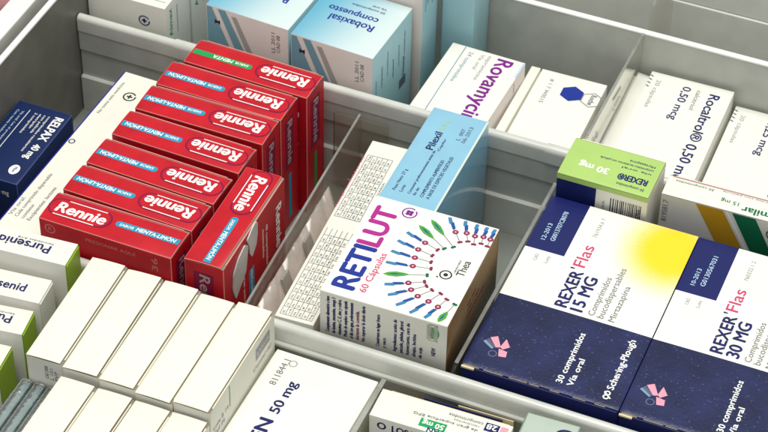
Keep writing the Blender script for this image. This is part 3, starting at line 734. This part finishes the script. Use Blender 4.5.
# generic box with green badge
b = Box('generic_tablet_box', 'white tablet box with green dose badge and loose back flap, under the front partition', 'medicine box', None, (71.6, -104.6), 62, 17.2, 41.2, 1.7, WC, faces=dict(front=WG), edge=None)
p = b.top(); p.text('comprimidos', 18, 5.6, 180, 16, 1.8, I_GY); p.text('de gran superficie EFG', 17, 0.6, 180, 30, 1.5, I_GY); p.text('recubiertos', 17, 3.0, 180, 12, 1.2, I_LG)
p.rect(-8.6, -6.6, 3.6, -1.8, I_GR); p.text('50 mg', 2.6, -3.0, 180, 10, 2.8, I_W, .02, lift=.12); p.rect(19.2, 1.4, 25.6, 6.4, I_NV); p.text('28', 24.6, 5.6, 180, 4.6, 3.0, I_W, .02, lift=.12); p.rect(26.2, 1.4, 29.6, 6.4, I_RW)
p.text('LOSARTAN', 16, -6.2, 180, 20, 2.6, I_NV, .015)
b.put(p)
f = b.front(); f.text('O', -27, -7, 0, 4, 4, I_NV, .02); f.text('LOSARTAN 50 mg', -20, -7, 0, 36, 4, I_NV, .02); b.side(f)
plain_box('back_flap', -27, 9.3, 20, 29, 9.7, b.h - 1.0, RAW, b.root, .1)
plain_box('inner_flap', -12, 10.3, 20, 25, 10.7, b.h - .4, NAVY, b.root, .1)
plain_box('lid_edge', 4, 11.2, 20, 30, 11.6, b.h + .1, RAW, b.root, .1)

# mint box
b = Box('mint_grey_box', 'mint grey box with one dark letter, poking up under the navy boxes', 'medicine box', None, (120.4, -111.2), 25.2, 40, 50, 2.5, MINT, edge=MINTE, bev=.9)
p = b.top(); p.text('C', 3.4, 9.0, 0, 7.0, 6.0, I_NV, .03); p.text('alcio', 2.5, 1.0, 0, 8.0, 3, I_NV); b.put(p)

# ------------------------------------------------------------------ back compartment
def robax(c, w, d, zt, rot, label, tm, full=True):
    b = Box('muscle_relaxant_box', label, 'medicine box', 'blue and white muscle relaxant boxes', c, w, d, zt, rot, PINKW, faces=dict(top=tm, right=TEAL, left=TEAL, back=TEAL), edge=None, bev=.5)
    if full:
        p = b.top(); p.text('Robaxisal', 13.0, 0.2, 180, 25, 5.0, I_RB, .008); p.text('compuesto', 12.2, 7.0, 180, 28, 4.4, I_RB, .008); p.text('20 comprimidos', 13.0, 13.2, 180, 19, 1.6, I_NV); p.text('Vía oral', 12.5, 16.2, 180, 8, 1.5, I_NV)
        b.put(p)
        f = b.front(); h = w / 2
        f.poly([(-h + .5, -.8), (-h + 3.5, -.8), (-h + 16, -30), (-h + .5, -30)], I_RS, .05); f.poly([(-h + 7, -.8), (-h + 11.5, -.8), (-h + 25, -30), (-h + 19, -30)], I_RS, .07)
        f.poly([(-h + 15, -3), (-h + 18, -3), (-h + 30, -30), (-h + 26, -30)], I_RG, .06)
        f.poly([(-h + 5, -8), (-h + 6.6, -9), (-h + 8.2, -8), (-h + 8.2, -11), (-h + 6.6, -10), (-h + 5, -11)], I_BL, .1)
        f.text('LL 2011', h - 8, -18, 90, 13, 2.0, I_GY); f.text('CAD 08', h - 5, -17, 90, 11, 2.0, I_GY); b.side(f)
    r = b.right()
    for k in range(6): r.text(('Robaxisal', 'composición', 'excipientes', 'metocarbamol', 'paracetamol', 'conservar')[k], -d / 2 + 5 + k * d / 7, -30 + 3 * (k % 3), 90, 12 + 2 * (k % 3), 1.7, I_SL if k % 2 else I_LB)
    if d > 40: r.rect(d / 2 - 15, -44, d / 2 - 7, -38, I_SL); r.text('Robaxisal', d / 2 - 9, -37, 90, 12, 2.4, I_NV)
    b.side(r)
    return b
robax((-66.0, 114.0), 47, 47.5, 67, -3, 'blue and white muscle relaxant box with its blue top and teal side in full view', ROBTOP)
robax((-115.6, 118.4), 48.5, 47.5, 67, -3.4, 'blue and white muscle relaxant box partly behind the green strip red one', ROBTOP)
robax((-60.5, 149.5), 48, 21, 92, -1, 'taller muscle relaxant box with a pale front, behind the blue topped one', ROBTOP, False)
robax((-25.0, 173), 18.0, 24, 92, 0, 'narrow teal muscle relaxant box standing behind the purple lettered antibiotic', ROBTOP, False).body.data.materials[0] = TEAL

def almax(c, zt, label):
    b = Box('mint_tablet_box', label, 'medicine box', 'grey white boxes with green print', c, 46, 28, zt, 0, WG, faces=dict(top=WC), edge=None)
    p = b.top(); p.text('Almax', 2, 2, 0, 18, 5, I_GR, .02); p.text('masticable', 4, -3, 0, 16, 2, I_GR); p.line(-20, -9, 21, -9, .4, I_GR); b.put(p)
    f = b.front(); f.ring(10.4, -11.4, 2.5, 3.4, I_SL, a0=30, a1=370); f.rect(9.8, -13, 11, -9.8, I_SL); f.rect(8.8, -12, 12, -10.8, I_SL); b.side(f)
    r = b.right(); r.text('Almax', -6.5, -22, 90, 18, 3.4, I_GR, .01); r.text('comprimidos', 0, -24, 90, 18, 1.6, I_LG); b.side(r)
    return b
almax((-186, 105.2), 60, 'grey white box with round black emblem and green side lettering')
almax((-185.5, 134.5), 60, 'grey white box behind the one bearing a round black emblem')

b = Box('antibiotic_box', 'white antibiotic box with large purple lettering beside the tall teal boxes', 'medicine box', None, (-4.7, 120), 41.5, 67.5, 37, -1.5, W, faces=dict(right=PINKW), edge=None)
p = b.top(); p.text('Rovamycine', 6.4, 31, -90, 61, 8.6, I_PU, .014); p.text('espiramicina', 1.0, 31, -90, 22, 2.2, I_LG); p.text('Vía oral', -3.0, 30.6, -90, 13.5, 2.2, I_LG); p.text('24 comprimidos', -9.6, 30, -90, 27, 2.4, I_LB)
p.line(-13.0, 33, -11.8, -33, .55, I_LB); p.rect(19.6, 20, 20.6, 33, I_PB); p.poly([(13, -24), (16, -22), (13, -30), (10, -32)], I_RB); b.put(p)
f = b.right(); f.text('Lote 44', 18, -8, 90, 6, 1.6, I_GY); b.side(f)

b = Box('narrow_white_box', 'narrow blank white box wedged against the purple lettered antibiotic', 'medicine box', None, (19.9, 125.6), 5.2, 78, 27, 0.6, WC, edge=None)
plain_box('end_flap', -2.2, 39.05, 2, 2.2, 39.4, b.h - .6, WG, b.root, .1)

b = Box('hexagon_box', 'white box with a solid blue hexagon and an outlined hexagon', 'medicine box', None, (41.8, 125.4), 36.2, 79, 27, 1.0, W, edge=None)
p = b.top(); hexa = lambda u, v, r: [(u + r * math.cos(R(60 * k + 30)), v + r * math.sin(R(60 * k + 30))) for k in range(6)]
p.poly(hexa(3.0, 25.2, 6.6), I_RB); p.path(hexa(14.2, 24.2, 6.0), .6, I_GY, True); p.text('Roche', 12.9, 28.5, -90, 8.6, 3.0, I_GY, .02)
b.put(p, 'hexagon_logo'); p = b.top(); p.text('# 1 7 W0515', -11.2, 33, -90, 21, 2.2, I_GY); b.put(p)

def rocal(c, rot, zt, dose, label):
    b = Box('vitamin_capsule_box', label, 'medicine box', 'white vitamin capsule boxes', c, 45.3, 95, zt, rot, W, faces=dict(right=WG), edge=None)
    p = b.top(); p.text('Rocaltrol® ' + dose + ' mcg', 11.2, 40.4, -90, 76, 5.4, I_NV, .014); p.text('calcitriol', 4.2, 41, -90, 17, 2.4, I_GY); p.text(dose + ' mcg', -3.4, 41.4, -90, 29, 4.2, I_NV, .01); p.text('20 cápsulas', -18, 41.2, -90, 24, 2.4, I_LG)
    for k in range(4): p.line(-22.4, 44 - 3 * k, -20.6, 43.2 - 3 * k, .8, I_SL)
    b.put(p); return b
rocal((101.2, 137), 1, 29, '0,50', 'white vitamin capsule box lettered 0,50 mcg beside the clear divider')
rocal((148.3, 138), 1, 20, '0,25', 'lower white vitamin capsule box lettered 0,25 mcg at the far right')

# ------------------------------------------------------------------ clear dividers
def divider(label, x, y0, y1, z1, m=CLEAR, th=2.0, hook=None, foot=14, notch=False, tabs=(), rot=0, strip=False):
    t = empty('clear_divider', (x, (y0 + y1) / 2, -13), rot, label, 'divider', 'clear plastic dividers')
    ym = (y1 - y0) / 2; h = z1 + 13
    pts = [(-ym, .6), (ym, .6), (ym, h)]
    if notch:
        y = ym
        while y > -ym + 16:
            pts += [(y - 30, h), (y - 31.0, h + 1.3), (y - 35, h + 1.3), (y - 36.5, h)]; y -= 38
    pts += arc(-ym + 6, h - 6, 6, 90, 180, 6)
    bm = bmesh.new()
    A_ = [bm.verts.new((-th / 2 * MM, y * MM, z * MM)) for y, z in pts]; B_ = [bm.verts.new((th / 2 * MM, y * MM, z * MM)) for y, z in pts]
    bm.faces.new(A_[::-1]); bm.faces.new(B_); n = len(pts)
    for i in range(n): bm.faces.new((A_[i], A_[(i + 1) % n], B_[(i + 1) % n], B_[i]))
    bmesh.ops.recalc_face_normals(bm, faces=bm.faces); bevel_sharp(bm, .35)
    link('sheet', mesh_from(bm, 'sheet', [m, EDGEP]), t)
    bm = None
    rim_ = bmesh.new(); bm_box(rim_, -th / 2 + .1, -ym + 6, h + .02, th / 2 - .1, ym, h + .3); link('cut_edge', mesh_from(rim_, 'cut_edge', [EDGEP]), t)
    if strip:
        sm_ = bmesh.new()
        sec = [(1.2, 44), (2.4, 45), (8.6, 24), (9.6, 1), (1.2, 1)]
        n_ = 40; rows = []
        for i in range(n_ + 1):
            y = -ym + (ym + 30) * i / n_; jog = .5 * math.sin(i * 1.7) + .4 * math.sin(i * .6 + 1)
            rows.append([sm_.verts.new(((x_ + (jog if z_ > 5 and x_ > 2 else 0)) * MM, y * MM, (z_ + (jog if z_ > 5 else 0)) * MM)) for x_, z_ in sec])
        for a_, b_ in zip(rows, rows[1:]):
            for i in range(5): sm_.faces.new((a_[i], a_[(i + 1) % 5], b_[(i + 1) % 5], b_[i]))
        sm_.faces.new(rows[0]); sm_.faces.new(rows[-1])
        bmesh.ops.recalc_face_normals(sm_, faces=sm_.faces)
        link('label_strip', mesh_from(sm_, 'label_strip', [STRIP], True), t)
        for yc in (-ym + 14, -ym + 44, -ym + 72):
            cl = plain_box('clip', -.6, -4, -9, 1.0, 4, 9, FROST, t, .5)
            cl.location = (6.4 * MM, yc * MM, 33 * MM); cl.rotation_euler = (0, R(-15), 0)
    if foot: plain_box('foot', th / 2 + .05, -ym, .2, th / 2 + foot, ym, 1.6, CLEAR, t, .3)
    if hook: plain_box('end_plate', hook[0], ym - 1.8, 8, hook[1], ym - .2, h - 2, PLATE, t, .4)
    for y, z, ty, tz in tabs:
        tb = bmesh.new(); po = [(y - ty / 2, z), (y + ty / 2 - 1.5, z + 1), (y + ty / 2, z + 4), (y + ty / 2 - 1, z + tz - 3), (y + ty / 2 - 4, z + tz), (y - ty / 2 + 2.5, z + tz - 1), (y - ty / 2, z + tz - 5)]
        a_ = [tb.verts.new((1.3 * MM, p_[0] * MM, p_[1] * MM)) for p_ in po]; c_ = [tb.verts.new((2.1 * MM, p_[0] * MM, p_[1] * MM)) for p_ in po]
        tb.faces.new(a_[::-1]); tb.faces.new(c_)
        for i in range(len(po)): tb.faces.new((a_[i], a_[(i + 1) % len(po)], c_[(i + 1) % len(po)], c_[i]))
        bmesh.ops.recalc_face_normals(tb, faces=tb.faces); bevel_sharp(tb, .3)
        link('tab', mesh_from(tb, 'tab', [FROST]), t)
    return t
divider('scuffed clear divider between the red row and the carton with the table', -42.0, -80.0, 76, 40, SMOKY, 1.4, (-14, 16), 0, False, rot=2.2, strip=True)
divider('clear divider between the bronze sided capsule box and the navy tablet box', 66.3, -79.5, 60, 46, CLEAR, 2.0, None, 0)
divider('clear divider with rounded corner between the 50 mg box and the generic box', 38.2, -190, -90.2, 39.6, CLEAR, 2.4, None, 0)
divider('tall clear divider beside the box with hexagons, reaching over the back wall', 70, 90, 186.6, 50, CLEAR, 1.6, None, 0)
divider('clear divider behind the low back wall', 72, 191.5, 234, 66, CLEAR, 2.0, None, 0)
t = empty('paper_slip', (71, 136, -13), 1.2, 'dull white folded paper slip in the gap beside the 0,50 mcg box', 'paper slip')
for x_, zz in ((-4.6, 40.0), (4.2, 39.2)):
    bm = bmesh.new(); bmesh.ops.create_grid(bm, x_segments=6, y_segments=30, size=.5)
    for v in bm.verts:
        u, w_ = v.co.x, v.co.y
        v.co = Vector(((x_ + u * 7.2) * MM, w_ * 94 * MM, (zz + 1.0 * u * (1 if x_ < 0 else -1) + .35 * math.sin(w_ * 11 + x_)) * MM))
    o = link('slip', mesh_from(bm, 'slip', [mat('thin_paper', (0.70, 0.69, 0.62), .55, .3, .08)], True), t)
    md = o.modifiers.new('thick', 'SOLIDIFY'); md.thickness = .0003
sp_ = Print(lambda u, v, l: (u * MM, v * MM, (41.0 + l) * MM))
sp_.poly([(-5.2, 18), (-4.4, 18.4), (-4.0, 30), (-4.6, 31)], I_BL); sp_.text('Lote 3', -3.0, 22, -90, 12, 1.6, I_LG)
for k in range(5): sp_.poly([(-6.5 + .5 * k, -34 + 5 * k), (-4.6 + .4 * k, -36 + 5.5 * k), (-4.0, -30 + 5 * k), (-5.6, -29 + 5 * k)], I_LG, .06 + .01 * k)
sp_.build('smudge_print', t)
plain_box('fold', -7.8, -46, .2, 7.4, 46, 37.6, WG, t, .6)

# ------------------------------------------------------------------ light, world, camera
bpy.data.objects.remove(_to); bpy.data.curves.remove(_tc)
w = bpy.data.worlds.new('World'); S.world = w; w.use_nodes = True
bg = w.node_tree.nodes['Background']; bg.inputs['Color'].default_value = (0.98, 1.0, 0.97, 1); bg.inputs['Strength'].default_value = 0.50
def lamp(name, loc, target, sx, sy, power, col):
    L = bpy.data.lights.new(name, 'AREA'); L.shape = 'RECTANGLE'; L.size = sx; L.size_y = sy; L.energy = power; L.color = col
    o = bpy.data.objects.new(name, L); COL.objects.link(o); o.location = loc
    o.rotation_euler = (Vector(target) - Vector(loc)).to_track_quat('-Z', 'Y').to_euler()
lamp('ceiling_lamp', (0.10, -0.02, 2.0), (0, 0, 0), 1.5, 1.0, 42, (1.0, 0.99, 0.95))

cam = bpy.data.cameras.new('camera'); co = bpy.data.objects.new('camera', cam); COL.objects.link(co)
cam.lens = 108.52; cam.sensor_width = 36; cam.dof.use_dof = True; cam.dof.focus_distance = 1.06; cam.dof.aperture_fstop = 45; cam.clip_start = .05; cam.clip_end = 20
co.matrix_world = Matrix(((0.92195663, -0.2726367, 0.27507308, 0.30572287), (0.38694018, 0.61810895, -0.68426502, -0.7605087), (0.01653063, 0.7372995, 0.67536374, 0.8006156), (0, 0, 0, 1)))
S.camera = co
S.view_settings.view_transform = 'Standard'; S.view_settings.look = 'None'; S.view_settings.exposure = 0; S.view_settings.gamma = 1
S.render.filter_size = 2.0
S.cycles.max_bounces = 8; S.cycles.transparent_max_bounces = 16; S.cycles.use_denoising = True
